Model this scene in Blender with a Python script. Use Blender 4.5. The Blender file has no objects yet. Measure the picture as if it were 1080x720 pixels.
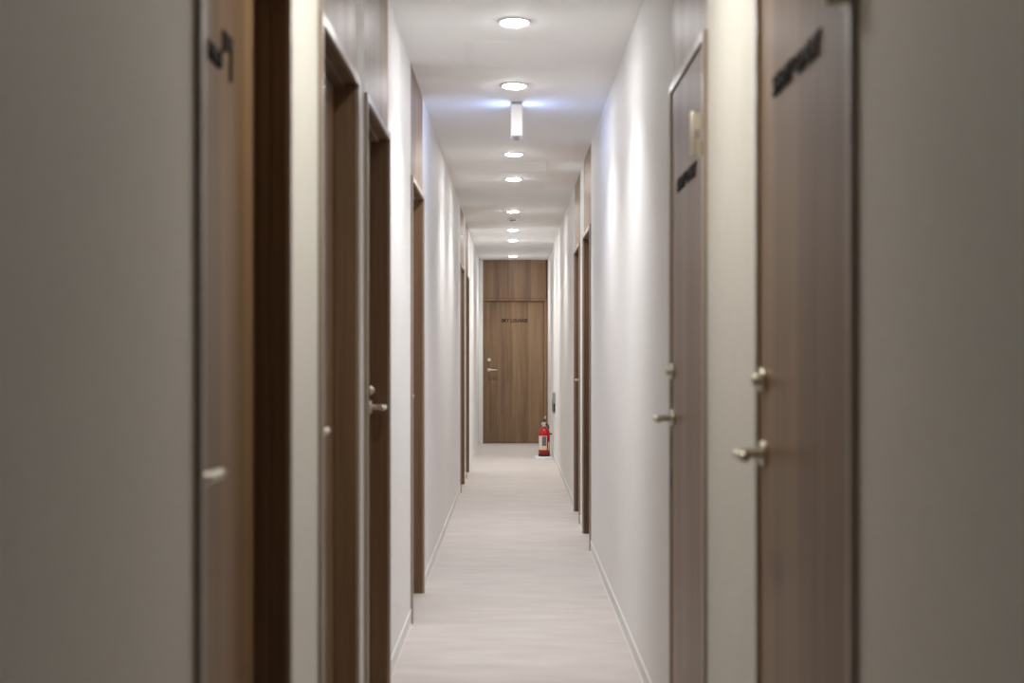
import bpy, bmesh, math
from mathutils import Vector, Matrix
PI = math.pi
scene = bpy.context.scene
col = scene.collection

# ------------------------------------------------------------------ sizes (metres)
CAM_H = 1.30
XL, XR = 0.493, 0.523           # left / right wall planes
CEIL = CAM_H + 1.42
Y_END, Y_BACK = 21.08, -2.2
TH = 0.20                       # wall thickness
HEAD = 2.15                     # underside of the side-door heads

# ------------------------------------------------------------------ materials
def new_mat(name):
    m = bpy.data.materials.new(name); m.use_nodes = True
    nt = m.node_tree
    return m, nt, nt.nodes['Principled BSDF']

def plain(name, rgb, rough=0.5, metal=0.0, emit=None, strength=0.0, noise=0.0):
    m, nt, b = new_mat(name)
    b.inputs['Base Color'].default_value = (*rgb, 1)
    b.inputs['Roughness'].default_value = rough
    b.inputs['Metallic'].default_value = metal
    if emit:
        b.inputs['Emission Color'].default_value = (*emit, 1)
        b.inputs['Emission Strength'].default_value = strength
    # a trace of surface unevenness, so that every material is procedural
    tc = nt.nodes.new('ShaderNodeTexCoord'); nz = nt.nodes.new('ShaderNodeTexNoise')
    nz.inputs['Scale'].default_value = 60
    bp = nt.nodes.new('ShaderNodeBump'); bp.inputs['Strength'].default_value = 0.03 + noise
    bp.inputs['Distance'].default_value = 0.001
    nt.links.new(tc.outputs['Object'], nz.inputs['Vector'])
    nt.links.new(nz.outputs['Fac'], bp.inputs['Height'])
    nt.links.new(bp.outputs['Normal'], b.inputs['Normal'])
    return m

def mth(nt, op, a, b=None):
    n = nt.nodes.new('ShaderNodeMath'); n.operation = op
    for i, v in enumerate((a, b)):
        if v is None: continue
        if isinstance(v, (int, float)): n.inputs[i].default_value = v
        else: nt.links.new(v, n.inputs[i])
    return n.outputs[0]

def wood(name, dark, light, rough=0.33, plank=0.115):
    m, nt, b = new_mat(name); L = nt.links.new
    tc = nt.nodes.new('ShaderNodeTexCoord'); sp = nt.nodes.new('ShaderNodeSeparateXYZ')
    L(tc.outputs['Object'], sp.inputs[0])
    u = mth(nt, 'ADD', sp.outputs[0], sp.outputs[1])
    idx = mth(nt, 'FLOOR', mth(nt, 'DIVIDE', u, plank))
    wn = nt.nodes.new('ShaderNodeTexWhiteNoise'); wn.noise_dimensions = '1D'; L(idx, wn.inputs['W'])
    # fine upright grain, shifted from stave to stave
    cb = nt.nodes.new('ShaderNodeCombineXYZ')
    L(mth(nt, 'MULTIPLY', u, 70.0), cb.inputs[0])
    L(mth(nt, 'MULTIPLY', wn.outputs['Value'], 40.0), cb.inputs[1])
    L(mth(nt, 'MULTIPLY', sp.outputs[2], 1.6), cb.inputs[2])
    g1 = nt.nodes.new('ShaderNodeTexNoise'); g1.inputs['Scale'].default_value = 1.0
    g1.inputs['Detail'].default_value = 5; g1.inputs['Roughness'].default_value = 0.6
    L(cb.outputs[0], g1.inputs['Vector'])
    cb2 = nt.nodes.new('ShaderNodeCombineXYZ')
    L(mth(nt, 'MULTIPLY', u, 14.0), cb2.inputs[0]); L(mth(nt, 'MULTIPLY', sp.outputs[2], 0.7), cb2.inputs[2])
    L(mth(nt, 'MULTIPLY', wn.outputs['Value'], 20.0), cb2.inputs[1])
    g2 = nt.nodes.new('ShaderNodeTexNoise'); g2.inputs['Scale'].default_value = 1.0; g2.inputs['Detail'].default_value = 3
    L(cb2.outputs[0], g2.inputs['Vector'])
    f = mth(nt, 'ADD', mth(nt, 'MULTIPLY', g1.outputs['Fac'], 0.75), mth(nt, 'MULTIPLY', g2.outputs['Fac'], 0.55))
    f = mth(nt, 'ADD', f, mth(nt, 'MULTIPLY', wn.outputs['Value'], 0.26))
    rp = nt.nodes.new('ShaderNodeValToRGB')
    rp.color_ramp.elements[0].position = 0.45; rp.color_ramp.elements[0].color = (*dark, 1)
    rp.color_ramp.elements[1].position = 1.08; rp.color_ramp.elements[1].color = (*light, 1)
    L(f, rp.inputs[0]); L(rp.outputs[0], b.inputs['Base Color'])
    b.inputs['Roughness'].default_value = rough
    b.inputs['Specular IOR Level'].default_value = 0.4
    bp = nt.nodes.new('ShaderNodeBump'); bp.inputs['Strength'].default_value = 0.12; bp.inputs['Distance'].default_value = 0.0006
    L(g1.outputs['Fac'], bp.inputs['Height']); L(bp.outputs[0], b.inputs['Normal'])
    return m

def wallpaper(name, rgb):
    m, nt, b = new_mat(name); L = nt.links.new
    tc = nt.nodes.new('ShaderNodeTexCoord'); sp = nt.nodes.new('ShaderNodeSeparateXYZ')
    L(tc.outputs['Object'], sp.inputs[0])
    u = mth(nt, 'ADD', sp.outputs[0], sp.outputs[1])
    def thread(ku, kz):
        cb = nt.nodes.new('ShaderNodeCombineXYZ')
        L(mth(nt, 'MULTIPLY', u, ku), cb.inputs[0]); L(mth(nt, 'MULTIPLY', sp.outputs[2], kz), cb.inputs[1])
        n = nt.nodes.new('ShaderNodeTexNoise'); n.inputs['Scale'].default_value = 1; n.inputs['Detail'].default_value = 2
        L(cb.outputs[0], n.inputs['Vector']); return n.outputs['Fac']
    w = mth(nt, 'ADD', thread(240, 12), thread(14, 260))          # warp and weft of a woven paper
    rp = nt.nodes.new('ShaderNodeValToRGB')
    d = tuple(c*0.90 for c in rgb); l = tuple(min(0.93, c*1.05) for c in rgb)
    rp.color_ramp.elements[0].position = 0.3; rp.color_ramp.elements[0].color = (*d, 1)
    rp.color_ramp.elements[1].position = 0.7; rp.color_ramp.elements[1].color = (*l, 1)
    L(mth(nt, 'MULTIPLY', w, 0.5), rp.inputs[0]); L(rp.outputs[0], b.inputs['Base Color'])
    b.inputs['Roughness'].default_value = 0.62
    bp = nt.nodes.new('ShaderNodeBump'); bp.inputs['Strength'].default_value = 0.2; bp.inputs['Distance'].default_value = 0.0006
    L(w, bp.inputs['Height']); L(bp.outputs[0], b.inputs['Normal'])
    return m

def floor_mat():
    m, nt, b = new_mat('pale_plank_floor'); L = nt.links.new
    tc = nt.nodes.new('ShaderNodeTexCoord'); sp = nt.nodes.new('ShaderNodeSeparateXYZ')
    L(tc.outputs['Object'], sp.inputs[0])
    row = mth(nt, 'DIVIDE', sp.outputs[1], 0.19)
    idx = mth(nt, 'FLOOR', row)
    wn = nt.nodes.new('ShaderNodeTexWhiteNoise'); wn.noise_dimensions = '1D'; L(idx, wn.inputs['W'])
    cb = nt.nodes.new('ShaderNodeCombineXYZ')
    L(mth(nt, 'MULTIPLY', sp.outputs[0], 3.2), cb.inputs[0]); L(mth(nt, 'MULTIPLY', sp.outputs[1], 9.0), cb.inputs[1])
    L(mth(nt, 'MULTIPLY', wn.outputs['Value'], 9.0), cb.inputs[2])
    g = nt.nodes.new('ShaderNodeTexNoise'); g.inputs['Scale'].default_value = 1; g.inputs['Detail'].default_value = 5
    L(cb.outputs[0], g.inputs['Vector'])
    f = mth(nt, 'ADD', mth(nt, 'MULTIPLY', g.outputs['Fac'], 0.92), mth(nt, 'MULTIPLY', wn.outputs['Value'], 0.10))
    fr = mth(nt, 'FRACT', row)
    seam = mth(nt, 'LESS_THAN', fr, 0.02)
    rp = nt.nodes.new('ShaderNodeValToRGB')
    rp.color_ramp.elements[0].position = 0.22; rp.color_ramp.elements[0].color = (0.525, 0.474, 0.442, 1)
    rp.color_ramp.elements[1].position = 0.80; rp.color_ramp.elements[1].color = (0.655, 0.602, 0.570, 1)
    L(mth(nt, 'SUBTRACT', f, mth(nt, 'MULTIPLY', seam, 0.06)), rp.inputs[0]); L(rp.outputs[0], b.inputs['Base Color'])
    b.inputs['Roughness'].default_value = 0.55
    b.inputs['Specular IOR Level'].default_value = 0.3
    return m

M = {}
M['wall'] = wallpaper('woven_wallpaper', (0.875, 0.862, 0.846))
M['ceiling'] = plain('ceiling_paint', (0.92, 0.91, 0.90), 0.8, noise=0.05)
M['floor'] = floor_mat()
M['wood'] = wood('brown_oak_veneer', (0.122, 0.071, 0.039), (0.330, 0.208, 0.118), 0.42)
M['jamb'] = wood('brown_oak_jamb', (0.088, 0.049, 0.028), (0.215, 0.128, 0.073), 0.5)
M['casing'] = plain('taupe_casing', (0.36, 0.29, 0.235), 0.32)
M['skirt'] = plain('skirting_vinyl', (0.80, 0.78, 0.755), 0.5)
M['white'] = plain('white_edge', (0.85, 0.84, 0.82), 0.45)
M['plastic'] = plain('white_plastic', (0.90, 0.89, 0.87), 0.4)
M['grey_plastic'] = plain('grey_plastic', (0.36, 0.36, 0.36), 0.5)
M['dark_plastic'] = plain('black_plastic', (0.018, 0.018, 0.020), 0.45)
M['nickel'] = plain('satin_nickel', (0.72, 0.675, 0.59), 0.38, 0.72)
M['letter'] = plain('dark_letter', (0.014, 0.011, 0.011), 0.6)
M['letter'].node_tree.nodes['Principled BSDF'].inputs['Specular IOR Level'].default_value = 0.12
M['red'] = plain('red_enamel', (0.50, 0.012, 0.012), 0.25)
M['chrome'] = plain('pale_metal', (0.75, 0.74, 0.70), 0.28, 1.0)
M['label_white'] = plain('label_white', (0.72, 0.70, 0.66), 0.5)
M['label_grey'] = plain('label_grey', (0.17, 0.14, 0.17), 0.5)
M['label_yellow'] = plain('label_yellow', (0.80, 0.60, 0.30), 0.5)
M['diffuser'] = plain('lamp_diffuser', (0.9, 0.9, 0.9), 0.5, emit=(0.98, 0.985, 1.0), strength=140)
M['diffuser_warm'] = plain('lamp_diffuser_warm', (0.9, 0.9, 0.9), 0.5, emit=(1.0, 0.96, 0.84), strength=262)
M['blue_lit'] = plain('blue_lit_panel', (0.7, 0.8, 0.9), 0.4, emit=(0.30, 0.46, 1.0), strength=11)

# ------------------------------------------------------------------ mesh helpers (world coordinates)
def box(bm, x0, x1, y0, y1, z0, z1, mi=0, bev=0.0):
    x0, x1 = sorted((x0, x1)); y0, y1 = sorted((y0, y1)); z0, z1 = sorted((z0, z1))
    vs = [bm.verts.new((x, y, z)) for x in (x0, x1) for y in (y0, y1) for z in (z0, z1)]
    fs = []
    for q in ((0,1,3,2), (4,6,7,5), (0,4,5,1), (2,3,7,6), (0,2,6,4), (1,5,7,3)):
        f = bm.faces.new([vs[i] for i in q]); f.material_index = mi; fs.append(f)
    if bev:
        es = list({e for f in fs for e in f.edges})
        bmesh.ops.bevel(bm, geom=es, offset=bev, segments=2, affect='EDGES', profile=0.6, material=mi)

def tube(bm, pts, r, seg=14, mi=0, radii=None):
    """A round bar swept along points, with closed ends."""
    pts = [Vector(p) for p in pts]
    rings = []
    n = len(pts); ref = None
    for i, p in enumerate(pts):
        if i == 0: d = pts[1] - p
        elif i == n-1: d = p - pts[i-1]
        else: d = (pts[i+1]-p).normalized() + (p-pts[i-1]).normalized()
        d.normalize()
        if ref is None:
            ref = Vector((0,0,1)) if abs(d.z) < 0.9 else Vector((1,0,0))
        a = d.cross(ref).normalized(); b = a.cross(d).normalized(); ref = b
        rr = radii[i] if radii else r
        rings.append([bm.verts.new(p + rr*(math.cos(2*PI*k/seg)*a + math.sin(2*PI*k/seg)*b)) for k in range(seg)])
    for A, B in zip(rings, rings[1:]):
        for k in range(seg):
            f = bm.faces.new((A[k], A[(k+1) % seg], B[(k+1) % seg], B[k])); f.material_index = mi; f.smooth = True
    for R in (rings[0], rings[-1]):
        f = bm.faces.new(R); f.material_index = mi

def lathe(bm, cx, cy, prof, seg=32, mi=0):
    """prof: list of (radius, z)"""
    rings = []
    for r, z in prof:
        if r < 1e-6: rings.append([bm.verts.new((cx, cy, z))])
        else: rings.append([bm.verts.new((cx+r*math.cos(2*PI*k/seg), cy+r*math.sin(2*PI*k/seg), z)) for k in range(seg)])
    for A, B in zip(rings, rings[1:]):
        for k in range(seg):
            a = [A[k % len(A)], A[(k+1) % len(A)], B[(k+1) % len(B)], B[k % len(B)]]
            u = []
            for v in a:
                if v not in u: u.append(v)
            if len(u) > 2:
                f = bm.faces.new(u); f.material_index = mi; f.smooth = True
    for R in (rings[0], rings[-1]):
        if len(R) > 2:
            f = bm.faces.new(R); f.material_index = mi

def arc_patch(bm, cx, cy, r, a0, a1, z0, z1, t=0.0012, mi=0, seg=10):
    """A thin label wrapped on a cylinder (angles in degrees)."""
    rows = []
    for rr in (r, r+t):
        rows.append([(bm.verts.new((cx+rr*math.cos(math.radians(a0+(a1-a0)*k/seg)), cy+rr*math.sin(math.radians(a0+(a1-a0)*k/seg)), z0)),
                      bm.verts.new((cx+rr*math.cos(math.radians(a0+(a1-a0)*k/seg)), cy+rr*math.sin(math.radians(a0+(a1-a0)*k/seg)), z1))) for k in range(seg+1)])
    I, O = rows
    def q(*v):
        f = bm.faces.new(v); f.material_index = mi
    for k in range(seg):
        q(O[k][0], O[k+1][0], O[k+1][1], O[k][1]); q(I[k][1], I[k+1][1], I[k+1][0], I[k][0])
        q(I[k][0], I[k+1][0], O[k+1][0], O[k][0]); q(O[k][1], O[k+1][1], I[k+1][1], I[k][1])
    q(I[0][0], O[0][0], O[0][1], I[0][1]); q(I[seg][1], O[seg][1], O[seg][0], I[seg][0])

def wloc(o):
    v = Vector((0,0,0))
    while o: v += o.location; o = o.parent
    return v

def obj(name, bm, mats, parent=None, loc=(0,0,0)):
    """Link bm (built in world coordinates) as ONE object, origin at loc or at the parent's."""
    if not isinstance(mats, (list, tuple)): mats = [mats]
    bmesh.ops.recalc_face_normals(bm, faces=bm.faces)
    o = bpy.data.objects.new(name, None); bpy.data.objects.remove(o)
    off = wloc(parent) if parent else Vector(loc)
    bmesh.ops.translate(bm, verts=bm.verts, vec=-off)
    me = bpy.data.meshes.new(name); bm.to_mesh(me); bm.free()
    for m in mats: me.materials.append(m)
    o = bpy.data.objects.new(name, me); col.objects.link(o)
    if parent: o.parent = parent
    else: o.location = off
    return o

def tag(o, label, cat, group=None, kind=None):
    o['label'] = label; o['category'] = cat
    if group: o['group'] = group
    if kind: o['kind'] = kind
    return o

def empty(name, loc):
    o = bpy.data.objects.new(name, None); o.location = loc; o.empty_display_size = 0.1
    col.objects.link(o); return o

def text_mesh(name, body, parent, origin, right, width, height, depth=0.004, mat='letter', spacing=1.0, fat=0.0):
    """Raised lettering: lower-left corner at origin, reading along `right`, upright, width x height."""
    cu = bpy.data.curves.new('t', 'FONT'); cu.body = body; cu.size = 1; cu.space_character = spacing; cu.offset = fat
    to = bpy.data.objects.new('t', cu); col.objects.link(to)
    bpy.context.view_layer.update()
    me = bpy.data.meshes.new_from_object(to.evaluated_get(bpy.context.evaluated_depsgraph_get()))
    bpy.data.objects.remove(to); bpy.data.curves.remove(cu)
    bm = bmesh.new(); bm.from_mesh(me); bpy.data.meshes.remove(me)
    xs = [v.co.x for v in bm.verts]; ys = [v.co.y for v in bm.verts]
    ax, ay = min(xs), min(ys); sx = width/(max(xs)-ax); sy = height/(max(ys)-ay)
    right = Vector(right); up = Vector((0,0,1)); nrm = right.cross(up); origin = Vector(origin)
    for v in bm.verts: v.co = origin + right*((v.co.x-ax)*sx) + up*((v.co.y-ay)*sy)
    ext = bmesh.ops.extrude_face_region(bm, geom=list(bm.faces))
    bmesh.ops.translate(bm, verts=[g for g in ext['geom'] if isinstance(g, bmesh.types.BMVert)], vec=nrm*depth)
    return obj(name, bm, M[mat], parent)

# ------------------------------------------------------------------ the doors
def hardware(root, side, W, v_leaf, y, dirn, z_lock, zl=1.10, turn=False):
    """Lever handle and lock on a side door; the lever points along dirn (+1 away from the camera)."""
    P = lambda v, yy, z: (side*(W+v), yy, z)
    bm = bmesh.new()
    tube(bm, [P(v_leaf, y, zl), P(v_leaf-0.010, y, zl)], 0.026, 20)                      # rose
    tube(bm, [P(v_leaf-0.008, y, zl), P(v_leaf-0.050, y, zl), P(v_leaf-0.060, y+dirn*0.006, zl), P(v_leaf-0.062, y+dirn*0.018, zl),
              P(v_leaf-0.062, y+dirn*0.07, zl), P(v_leaf-0.060, y+dirn*0.128, zl)], 0.010, 14,
         radii=[0.0105, 0.010, 0.0105, 0.0105, 0.0095, 0.0085])
    obj('lever_handle', bm, M['nickel'], root)
    bm = bmesh.new()
    tube(bm, [P(v_leaf, y, z_lock), P(v_leaf-0.012, y, z_lock)], 0.024 if turn else 0.017, 20)
    if turn: tube(bm, [P(v_leaf-0.010, y, z_lock), P(v_leaf-0.024, y, z_lock), P(v_leaf-0.027, y, z_lock)], 0.010, 16, radii=[0.013, 0.012, 0.009])
    else: tube(bm, [P(v_leaf-0.010, y, z_lock), P(v_leaf-0.020, y, z_lock)], 0.010, 16)
    obj('door_lock', bm, M['nickel'], root)

def side_door(num, side, y0, y1, handle, label, flush=False, head=HEAD):
    W = XL if side < 0 else XR
    J, PR = 0.025, 0.012
    root = empty('door_%d' % num, (side*W, (y0+y1)/2, 0))
    tag(root, label, 'door', kind='structure')
    X = lambda v: side*(W+v)
    # jamb lining of the opening, with the door stop in front of the leaf
    bm = bmesh.new()
    vb = TH-0.005
    box(bm, X(0.0), X(vb), y0, y0+J, 0, head+J)
    box(bm, X(0.0), X(vb), y1-J, y1, 0, head+J)
    box(bm, X(0.0), X(vb), y0+J, y1-J, head, head+J)
    v_leaf = -0.005 if flush else 0.066
    if not flush:
        box(bm, X(0.034), X(0.064), y0+J, y0+J+0.010, 0, head)
        box(bm, X(0.034), X(0.064), y1-J-0.010, y1-J, 0, head)
        box(bm, X(0.034), X(0.064), y0+J+0.010, y1-J-0.010, head-0.010, head)
    obj('door_frame', bm, M['jamb'], root)
    # casing edge standing proud of the wall
    bm = bmesh.new()
    box(bm, X(-PR), X(-0.0005), y0, y0+J, 0, head+J, 0, 0.0015)
    box(bm, X(-PR), X(-0.0005), y1-J, y1, 0, head+J, 0, 0.0015)
    box(bm, X(-PR), X(-0.0005), y0+J, y1-J, head, head+J, 0, 0.0015)
    obj('casing', bm, M['casing'], root)
    bm = bmesh.new()
    box(bm, X(v_leaf), X(v_leaf+0.042), y0+J+0.004, y1-J-0.004, 0.006, head-0.004, 0, 0.0015)
    obj('door_leaf', bm, M['wood'], root)
    bm = bmesh.new()
    box(bm, X(0.001), X(0.10), y0+0.001, y1-0.001, head+J+0.003, CEIL-0.001)
    obj('transom_panel', bm, M['wood'], root)
    yh = (y0+J+0.075) if handle == 'near' else (y1-J-0.060)
    hardware(root, side, W, v_leaf, yh, 1 if handle == 'near' else -1, 1.25 if flush or side > 0 else 1.165, turn=flush)
    if flush:   # barrel hinge on the near edge, standing out from the casing
        for hz in (1.84, 0.19):
            bm = bmesh.new()
            yk = y0+J+0.002
            tube(bm, [(X(-0.036), yk, hz-0.003), (X(-0.036), yk, hz), (X(-0.036), yk, hz+0.115), (X(-0.036), yk, hz+0.121)], 0.0085, 16, radii=[0.006, 0.0085, 0.0085, 0.006])
            box(bm, X(-0.034), X(-PR), yk-0.006, yk-0.002, hz+0.070, hz+0.115)
            box(bm, X(-0.034), X(v_leaf), yk+0.002, yk+0.006, hz, hz+0.045)
            box(bm, X(v_leaf-0.003), X(v_leaf), yk+0.002, yk+0.045, hz, hz+0.115)
            obj('hinge', bm, M['nickel'], root)
    return root, v_leaf

LEFT = [  # y0, y1, handle, label
    (2.205, 3.116, 'near', 'brown wooden door nearest the camera on the left, bearing a number seven'),
    (3.607, 4.495, 'near', 'brown recessed door on the left wall between the numbered door and the door with a projecting lever'),
    (4.728, 5.630, 'far',  'dark brown left door whose lever handle sticks out over the reveal'),
    (6.886, 7.805, 'near', 'brown recessed door standing alone mid-corridor on the left wall'),
    (13.45, 14.40, 'near', 'narrow-looking far left door, the nearer of the last two'),
    (15.00, 15.90, 'near', 'farthest brown door on the left wall, closest to the end door'),
]
RIGHT = [
    (2.152, 3.000, 'far',  True,  'large brown flush door nearest the camera on the right with dark lettering'),
    (3.816, 4.645, 'far',  True,  'second brown flush door on the right with a lit hinge above lettering'),
    (9.45, 10.42, 'near', False, 'brown recessed door in the right wall, the nearer of the far pair'),
    (10.95, 11.90, 'far', False, 'farthest brown door on the right wall, with a small lever showing'),
]
n = 0
left_doors, right_doors = [], []
for y0, y1, h, lab in LEFT:
    n += 1; left_doors.append(side_door(n, -1, y0, y1, h, lab)[0])
for y0, y1, h, fl, lab in RIGHT:
    n += 1; right_doors.append(side_door(n, 1, y0, y1, h, lab, flush=fl)[0])

# lettering on the near doors
xw = -(XL+0.066)
text_mesh('lettering', 'NO', left_doors[0], (xw, 2.612, CAM_H+0.545), (0,1,0), 0.116, 0.038, fat=0.04)
bm = bmesh.new()      # the figure seven, one outline with a thick bar, a small serif and an upright stem
zb = CAM_H+0.542
pts = [(2.738, 0.086), (2.826, 0.086), (2.826, 0.060), (2.822, 0.0), (2.806, 0.0), (2.808, 0.058), (2.756, 0.058), (2.756, 0.044), (2.738, 0.044)]
f = bm.faces.new([bm.verts.new((xw, y, zb+z)) for y, z in pts])
ext = bmesh.ops.extrude_face_region(bm, geom=[f])
bmesh.ops.translate(bm, verts=[g for g in ext['geom'] if isinstance(g, bmesh.types.BMVert)], vec=(0.004, 0, 0))
obj('door_number', bm, M['letter'], left_doors[0])
for d, yf, yn in ((right_doors[0], 2.815, 2.385), (right_doors[1], 4.445, 4.000)):
    text_mesh('lettering', 'STAFF ONLY', d, (XR-0.005, yf, 1.808), (0,-1,0), yf-yn, 0.042, fat=0.025)

# end door
EX0, EX1, EH = -0.436, 0.521, 2.115
root = empty('door_11', ((EX0+EX1)/2, Y_END, 0))
tag(root, 'brown wooden end door lettered SKY LOUNGE closing off the corridor', 'door', kind='structure')
bm = bmesh.new()
box(bm, EX0, EX0+0.026, Y_END-0.004, Y_END+0.15, 0, EH+0.03)
box(bm, EX1-0.050, EX1, Y_END-0.004, Y_END+0.15, 0, EH+0.03)
box(bm, EX0+0.026, EX1-0.050, Y_END-0.004, Y_END+0.15, EH, EH+0.03)
obj('door_frame', bm, M['wood'], root)
bm = bmesh.new(); box(bm, EX0+0.028, EX1-0.052, Y_END+0.040, Y_END+0.082, 0.006, EH-0.003, 0, 0.0015)
obj('door_leaf', bm, M['wood'], root)
bm = bmesh.new(); box(bm, EX0, EX1-0.026, Y_END, Y_END+0.10, EH+0.033, CEIL-0.001)
obj('transom_panel', bm, M['wood'], root)
bm = bmesh.new(); box(bm, EX1-0.024, EX1, Y_END+0.006, Y_END+0.10, EH+0.033, CEIL-0.001)
obj('filler_strip', bm, M['jamb'], root)
yl = Y_END+0.040
bm = bmesh.new()
tube(bm, [(-0.348, yl, 1.09), (-0.348, yl-0.010, 1.09)], 0.026, 20)
tube(bm, [(-0.348, yl-0.008, 1.09), (-0.348, yl-0.052, 1.09), (-0.342, yl-0.062, 1.09), (-0.330, yl-0.064, 1.09), (-0.225, yl-0.062, 1.09)], 0.010, 14)
obj('lever_handle', bm, M['nickel'], root)
bm = bmesh.new()
tube(bm, [(-0.345, yl, 1.24), (-0.345, yl-0.013, 1.24)], 0.026, 20)
box(bm, -0.350, -0.340, yl-0.036, yl-0.012, 1.222, 1.258, 0, 0.002)
obj('door_lock', bm, M['nickel'], root)
text_mesh('lettering', 'SKY LOUNGE', root, (-0.157, yl, 1.795), (1,0,0), 0.381, 0.052, fat=0.022, spacing=1.14)

# ------------------------------------------------------------------ shell
def wall_side(name, side, W, spans):
    bm = bmesh.new(); y = Y_BACK
    for a, b in list(spans) + [(Y_END+0.15, None)]:
        box(bm, side*W, side*(W+TH), y, a-0.0005, 0, CEIL)
        if b is None: break
        box(bm, side*(W+0.105), side*(W+TH), a-0.0005, b+0.0005, HEAD+0.03, CEIL)
        y = b+0.0005
    o = obj(name, bm, M['wall']); o['kind'] = 'structure'
    return o
lsp = [(d[0], d[1]) for d in LEFT]; rsp = [(d[0], d[1]) for d in RIGHT]
tag(wall_side('wall_left', -1, XL, lsp), 'long left corridor wall in pale woven wallpaper with six doors', 'wall')
tag(wall_side('wall_right', 1, XR, rsp), 'long right corridor wall in pale woven wallpaper with four doors', 'wall')
bm = bmesh.new(); box(bm, -XL, EX0-0.001, Y_END, Y_END+0.15, 0, CEIL)
box(bm, -XL, XR, Y_END+0.155, Y_END+0.2, 0, CEIL)
tag(obj('wall_end', bm, M['wall'], loc=(0, Y_END, 0)), 'narrow pale wall strip left of the end door', 'wall', kind='structure')
bm = bmesh.new(); box(bm, -XL-TH, XR+TH, Y_BACK-0.1, Y_BACK, 0, CEIL)
tag(obj('wall_back', bm, M['wall'], loc=(0, Y_BACK, 0)), 'plain pale wall closing the corridor behind the camera', 'wall', kind='structure')
bm = bmesh.new(); box(bm, -XL-TH, XR+TH, Y_BACK-0.1, Y_END+0.2, -0.05, 0)
tag(obj('floor', bm, M['floor']), 'pale greige plank floor running the length of the corridor', 'floor', kind='structure')
bm = bmesh.new(); box(bm, -XL-TH, XR+TH, Y_BACK-0.1, Y_END+0.2, CEIL, CEIL+0.05)
tag(obj('ceiling', bm, M['ceiling'], loc=(0, 0, CEIL)), 'flat off-white painted corridor ceiling', 'ceiling', kind='structure')

def skirting(name, side, W, spans, label):
    bm = bmesh.new(); y = Y_BACK
    for a, b in list(spans) + [(Y_END, None)]:
        x0 = side*(W-0.0003)
        box(bm, x0, side*(W-0.004), y+0.0005, a-0.001, 0.005, 0.068, 0)
        box(bm, x0, side*(W-0.0055), y+0.0005, a-0.001, 0.068, 0.074, 1, 0.001)
        box(bm, x0, side*(W-0.007), y+0.0005, a-0.001, 0.0005, 0.005, 1)
        if b is None: break
        y = b
    tag(obj(name, bm, [M['skirt'], M['white']]), label, 'baseboard', kind='structure')
skirting('baseboard_left', -1, XL, lsp, 'thin pale baseboard with white edges along the left wall')
skirting('baseboard_right', 1, XR, rsp, 'thin pale baseboard with white edges along the right wall')

# ------------------------------------------------------------------ ceiling fittings
LIGHTS = [
    (3.28, 'round recessed ceiling downlight nearest the camera, over the second left door'),
    (6.04, 'largest round ceiling downlight in the picture, near the top edge'),
    (7.46, 'round ceiling downlight just in front of the hanging exit lamp'),
    (9.99, 'round ceiling downlight just behind the hanging exit lamp'),
    (11.41, 'round ceiling downlight fourth in the row from the top of the picture'),
    (13.95, 'round ceiling downlight just in front of the smoke detector'),
    (16.00, 'round ceiling downlight just behind the smoke detector'),
    (17.47, 'round ceiling downlight second nearest the end door'),
    (20.25, 'smallest round ceiling downlight right before the end door panel'),
]
for i, (y, lab) in enumerate(LIGHTS):
    root = empty('ceiling_downlight', (0, y, CEIL))
    tag(root, lab, 'ceiling light', 'recessed ceiling downlights')
    cx = 0.008
    bm = bmesh.new()
    lathe(bm, cx, y, [(0.055, CEIL-0.001), (0.072, CEIL-0.001), (0.071, CEIL-0.004), (0.064, CEIL-0.008), (0.058, CEIL-0.008), (0.055, CEIL-0.005), (0.055, CEIL-0.001)], 40)
    obj('trim_ring', bm, M['white'], root)
    bm = bmesh.new()
    lathe(bm, cx, y, [(0.0545, CEIL-0.0015), (0.0545, CEIL-0.0085), (0.051, CEIL-0.0118), (0.040, CEIL-0.0150), (0.020, CEIL-0.0168), (0, CEIL-0.0175)], 40)
    ld = bpy.data.lights.new('downlight_lamp', 'AREA'); ld.shape = 'DISK'; ld.size = 0.096; ld.energy = 3.4 if i == 0 else 6.6
    ld.spread = math.radians(110); ld.color = (1.0, 0.95, 0.80) if i == 0 else (0.985, 0.985, 1.0) if i < 5 else (1.0, 0.98, 0.945)
    lo = bpy.data.objects.new('downlight_lamp', ld); col.objects.link(lo); lo.parent = root
    lo.location = (cx, 0, -0.0205)
    obj('diffuser', bm, M['diffuser_warm'] if i == 0 else M['diffuser'], root)

# hanging exit lamp, its lit faces towards the walls
ye0, ye1, zt, zb = 7.95, 8.10, CEIL, CEIL-0.190
xc, hw = 0.024, 0.031
root = empty('exit_lamp', (xc, (ye0+ye1)/2, CEIL))
tag(root, 'white box lamp hanging from the ceiling with blue lit sides', 'exit lamp')
bm = bmesh.new(); box(bm, xc-hw+0.001, xc+hw-0.001, ye0, ye1, zb, zt-0.014, 0, 0.003)
for a, b in ((ye0-0.001, ye0+0.008), (ye1-0.008, ye1+0.001)): box(bm, xc-hw-0.001, xc+hw+0.001, a, b, zb-0.001, zt-0.014, 0, 0.002)
obj('housing', bm, M['plastic'], root)
bm = bmesh.new(); box(bm, xc-0.026, xc+0.026, ye0-0.002, ye1+0.002, zt-0.013, zt-0.0005, 0, 0.002)
obj('mounting_plate', bm, M['grey_plastic'], root)
for s in (-1, 1):
    bm = bmesh.new(); box(bm, xc+s*(hw-0.0012), xc+s*(hw-0.0002), ye0+0.010, ye1-0.010, zb+0.010, zt-0.020, 0, 0.001)
    p = obj('lit_panel', bm, M['blue_lit'], root); p['label'] = 'bluish white lit side panel'
bm = bmesh.new()
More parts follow.
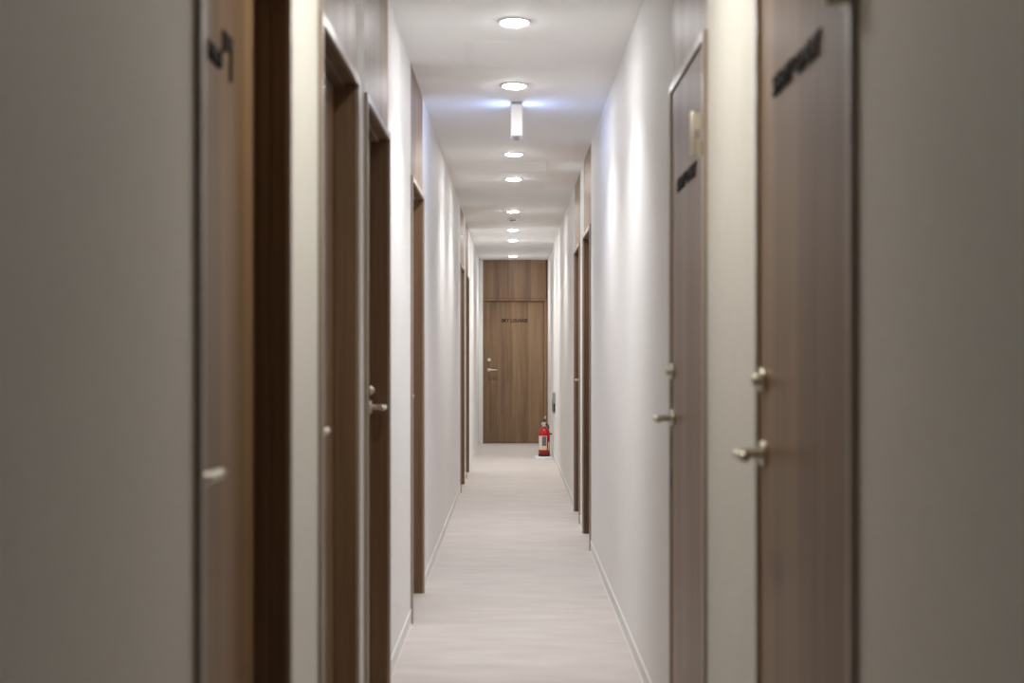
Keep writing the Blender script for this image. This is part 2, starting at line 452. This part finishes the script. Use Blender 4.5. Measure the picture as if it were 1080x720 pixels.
box(bm, xc-0.012, xc+0.012, ye0+0.02, ye1-0.05, zb-0.012, zb+0.001, 0, 0.002)
obj('indicator', bm, M['grey_plastic'], root)

# smoke detector
yd = 14.72; xd = 0.012
root = empty('smoke_detector', (xd, yd, CEIL))
tag(root, 'small round smoke detector with dark slots on the far ceiling', 'smoke detector')
bm = bmesh.new()
lathe(bm, xd, yd, [(0.052, CEIL-0.0005), (0.054, CEIL-0.012), (0.050, CEIL-0.016), (0, CEIL-0.016)], 32)
obj('base', bm, M['plastic'], root)
bm = bmesh.new()
lathe(bm, xd, yd, [(0.036, CEIL-0.016), (0.036, CEIL-0.028), (0, CEIL-0.028)], 24)
obj('sensor_slots', bm, M['dark_plastic'], root)
bm = bmesh.new()
lathe(bm, xd, yd, [(0.040, CEIL-0.028), (0.038, CEIL-0.036), (0.020, CEIL-0.041), (0, CEIL-0.041)], 28)
for k in range(8):
    a = 2*PI*k/8
    box(bm, xd+0.036*math.cos(a)-0.004, xd+0.036*math.cos(a)+0.004, yd+0.036*math.sin(a)-0.004, yd+0.036*math.sin(a)+0.004, CEIL-0.029, CEIL-0.0155)
obj('cap', bm, M['plastic'], root)

# ceiling access hatches between the lamps
for yc, lab in ((6.73, 'nearest square ceiling access hatch, between the first two visible downlights'),
                (10.70, 'middle square ceiling access hatch, beyond the exit lamp'),
                (16.73, 'farthest square ceiling access hatch, beyond the smoke detector')):
    root = empty('ceiling_hatch', (0.024, yc, CEIL))
    tag(root, lab, 'ceiling hatch', 'ceiling access hatches')
    x0, x1, y0, y1 = -0.221, 0.269, yc-0.298, yc+0.298
    bm = bmesh.new()
    t = 0.008
    for a in ((x0, x1, y0, y0+t), (x0, x1, y1-t, y1), (x0, x0+t, y0+t, y1-t), (x1-t, x1, y0+t, y1-t)):
        box(bm, *a, CEIL-0.0025, CEIL-0.0003)
    obj('hatch_frame', bm, M['ceiling'], root)
    bm = bmesh.new(); box(bm, x0+t+0.0025, x1-t-0.0025, y0+t+0.0025, y1-t-0.0025, CEIL-0.0018, CEIL-0.0003)
    obj('hatch_panel', bm, M['ceiling'], root)

# ------------------------------------------------------------------ fire extinguisher on its pad
ex, ey, er = 0.408, 18.22, 0.072
zp = 0.014
bm = bmesh.new(); box(bm, 0.292, 0.508, 17.86, 18.40, 0.0005, zp, 0, 0.004)
tag(obj('extinguisher_pad', bm, M['white'], loc=(0.40, 18.1, 0)), 'flat white pad on the floor under the red fire extinguisher', 'pad')
root = empty('fire_extinguisher', (ex, ey, zp))
tag(root, 'red fire extinguisher standing on a white pad by the end door', 'fire extinguisher')
bm = bmesh.new()
prof = [(er, zp+0.03), (er, zp+0.29)]
for k in range(1, 9):
    a = k/8*PI/2*0.86
    prof.append((er*math.cos(a)*0.98+0.001, zp+0.29+0.085*math.sin(a)))
prof += [(0.017, zp+0.378), (0.017, zp+0.385)]
lathe(bm, ex, ey, prof, 36); obj('cylinder', bm, M['red'], root)
bm = bmesh.new(); lathe(bm, ex, ey, [(er+0.001, zp+0.0005), (er+0.003, zp+0.004), (er+0.003, zp+0.034), (er-0.002, zp+0.036)], 36)
obj('base_ring', bm, M['dark_plastic'], root)
bm = bmesh.new()
lathe(bm, ex, ey, [(0.019, zp+0.378), (0.026, zp+0.381), (0.026, zp+0.392), (0.018, zp+0.396), (0.018, zp+0.425), (0.012, zp+0.430), (0, zp+0.430)], 20)
tube(bm, [(ex-0.005, ey-0.018, zp+0.408), (ex-0.005, ey-0.036, zp+0.408)], 0.015, 16)                     # gauge
obj('valve', bm, M['chrome'], root)
hb = bmesh.new()   # carrying handle, lower
tube(hb, [(ex+0.004, ey, zp+0.425), (ex-0.014, ey-0.02, zp+0.434), (ex-0.026, ey-0.05, zp+0.428), (ex-0.032, ey-0.075, zp+0.414)], 0.008, 10)
hd = obj('carrying_handle', hb, M['chrome'], root)
hb = bmesh.new()
tube(hb, [(ex-0.012, ey, zp+0.432), (ex+0.004, ey-0.005, zp+0.462), (ex+0.012, ey-0.012, zp+0.495)], 0.011, 10, radii=[0.012, 0.010, 0.008])
obj('squeeze_lever', hb, M['dark_plastic'], root)
hb = bmesh.new()
tube(hb, [(ex+0.008, ey-0.012, zp+0.478), (ex+0.014, ey-0.015, zp+0.510)], 0.011, 10)
t = obj('lever_tip', hb, M['label_yellow'], root)
hb = bmesh.new()
tube(hb, [(ex+0.014, ey, zp+0.408), (ex+0.045, ey, zp+0.405), (ex+0.060, ey+0.030, zp+0.370), (ex+0.050, ey+0.068, zp+0.31),
          (ex+0.044, ey+0.083, zp+0.22), (ex+0.042, ey+0.085, zp+0.16)], 0.008, 12)
tube(hb, [(ex+0.042, ey+0.085, zp+0.165), (ex+0.040, ey+0.086, zp+0.06)], 0.011, 12, radii=[0.010, 0.013])
obj('hose', hb, M['dark_plastic'], root)
hb = bmesh.new()
box(hb, ex+er-0.003, ex+0.100, ey-0.014, ey+0.026, zp+0.276, zp+0.294, 0, 0.003)
obj('hose_clip', hb, M['dark_plastic'], root)
for nm, a0, a1, z0, z1, mt, tt in (('front_label', 198, 296, 0.085, 0.262, 'label_white', 0.0012), ('printed_panel', 246, 290, 0.135, 0.255, 'label_grey', 0.0020),
                          ('yellow_band', 236, 290, 0.088, 0.125, 'label_yellow', 0.0020), ('side_label', 312, 350, 0.080, 0.185, 'label_yellow', 0.0012)):
    bm = bmesh.new(); arc_patch(bm, ex, ey, er+0.0003, a0, a1, zp+z0, zp+z1, tt)
    obj(nm, bm, M[mt], root)

# small wall box with its cable duct
yb = 17.35
root = empty('wall_box', (XR, yb, 0.60))
tag(root, 'small grey box on the right wall above a thin cable duct near the extinguisher', 'wall box')
bm = bmesh.new(); box(bm, XR-0.0005, XR-0.034, yb-0.06, yb+0.06, 0.60, 0.85, 0, 0.004)
obj('housing', bm, M['grey_plastic'], root)
bm = bmesh.new(); box(bm, XR-0.0335, XR-0.038, yb-0.045, yb+0.045, 0.625, 0.76, 0, 0.001)
box(bm, XR-0.006, XR-0.026, yb-0.0595, yb-0.063, 0.62, 0.72, 0, 0.001)
obj('cover_window', bm, M['dark_plastic'], root)
bm = bmesh.new(); box(bm, XR-0.0125, XR-0.022, yb-0.008, yb+0.008, 0.002, 0.60, 0, 0.001)
obj('cable_duct', bm, M['white'], root)

# ------------------------------------------------------------------ world, camera, view
w = bpy.data.worlds.new('World'); scene.world = w; w.use_nodes = True
w.node_tree.nodes['Background'].inputs[0].default_value = (0.02, 0.02, 0.022, 1)
w.node_tree.nodes['Background'].inputs[1].default_value = 0.3
cam = bpy.data.cameras.new('camera'); co = bpy.data.objects.new('camera', cam); col.objects.link(co)
co.location = (0, 0, CAM_H); co.rotation_euler = (PI/2, 0, 0)
cam.sensor_width = 36; cam.lens = 50
cam.shift_x = -0.4/1080; cam.shift_y = 15/1080
cam.clip_start = 0.02
cam.dof.use_dof = True; cam.dof.focus_distance = 18.0; cam.dof.aperture_fstop = 3.1
scene.camera = co
vs = scene.view_settings
vs.view_transform = 'Standard'; vs.look = 'None'; vs.exposure = 0.12; vs.gamma = 1.0; vs.use_curve_mapping = False
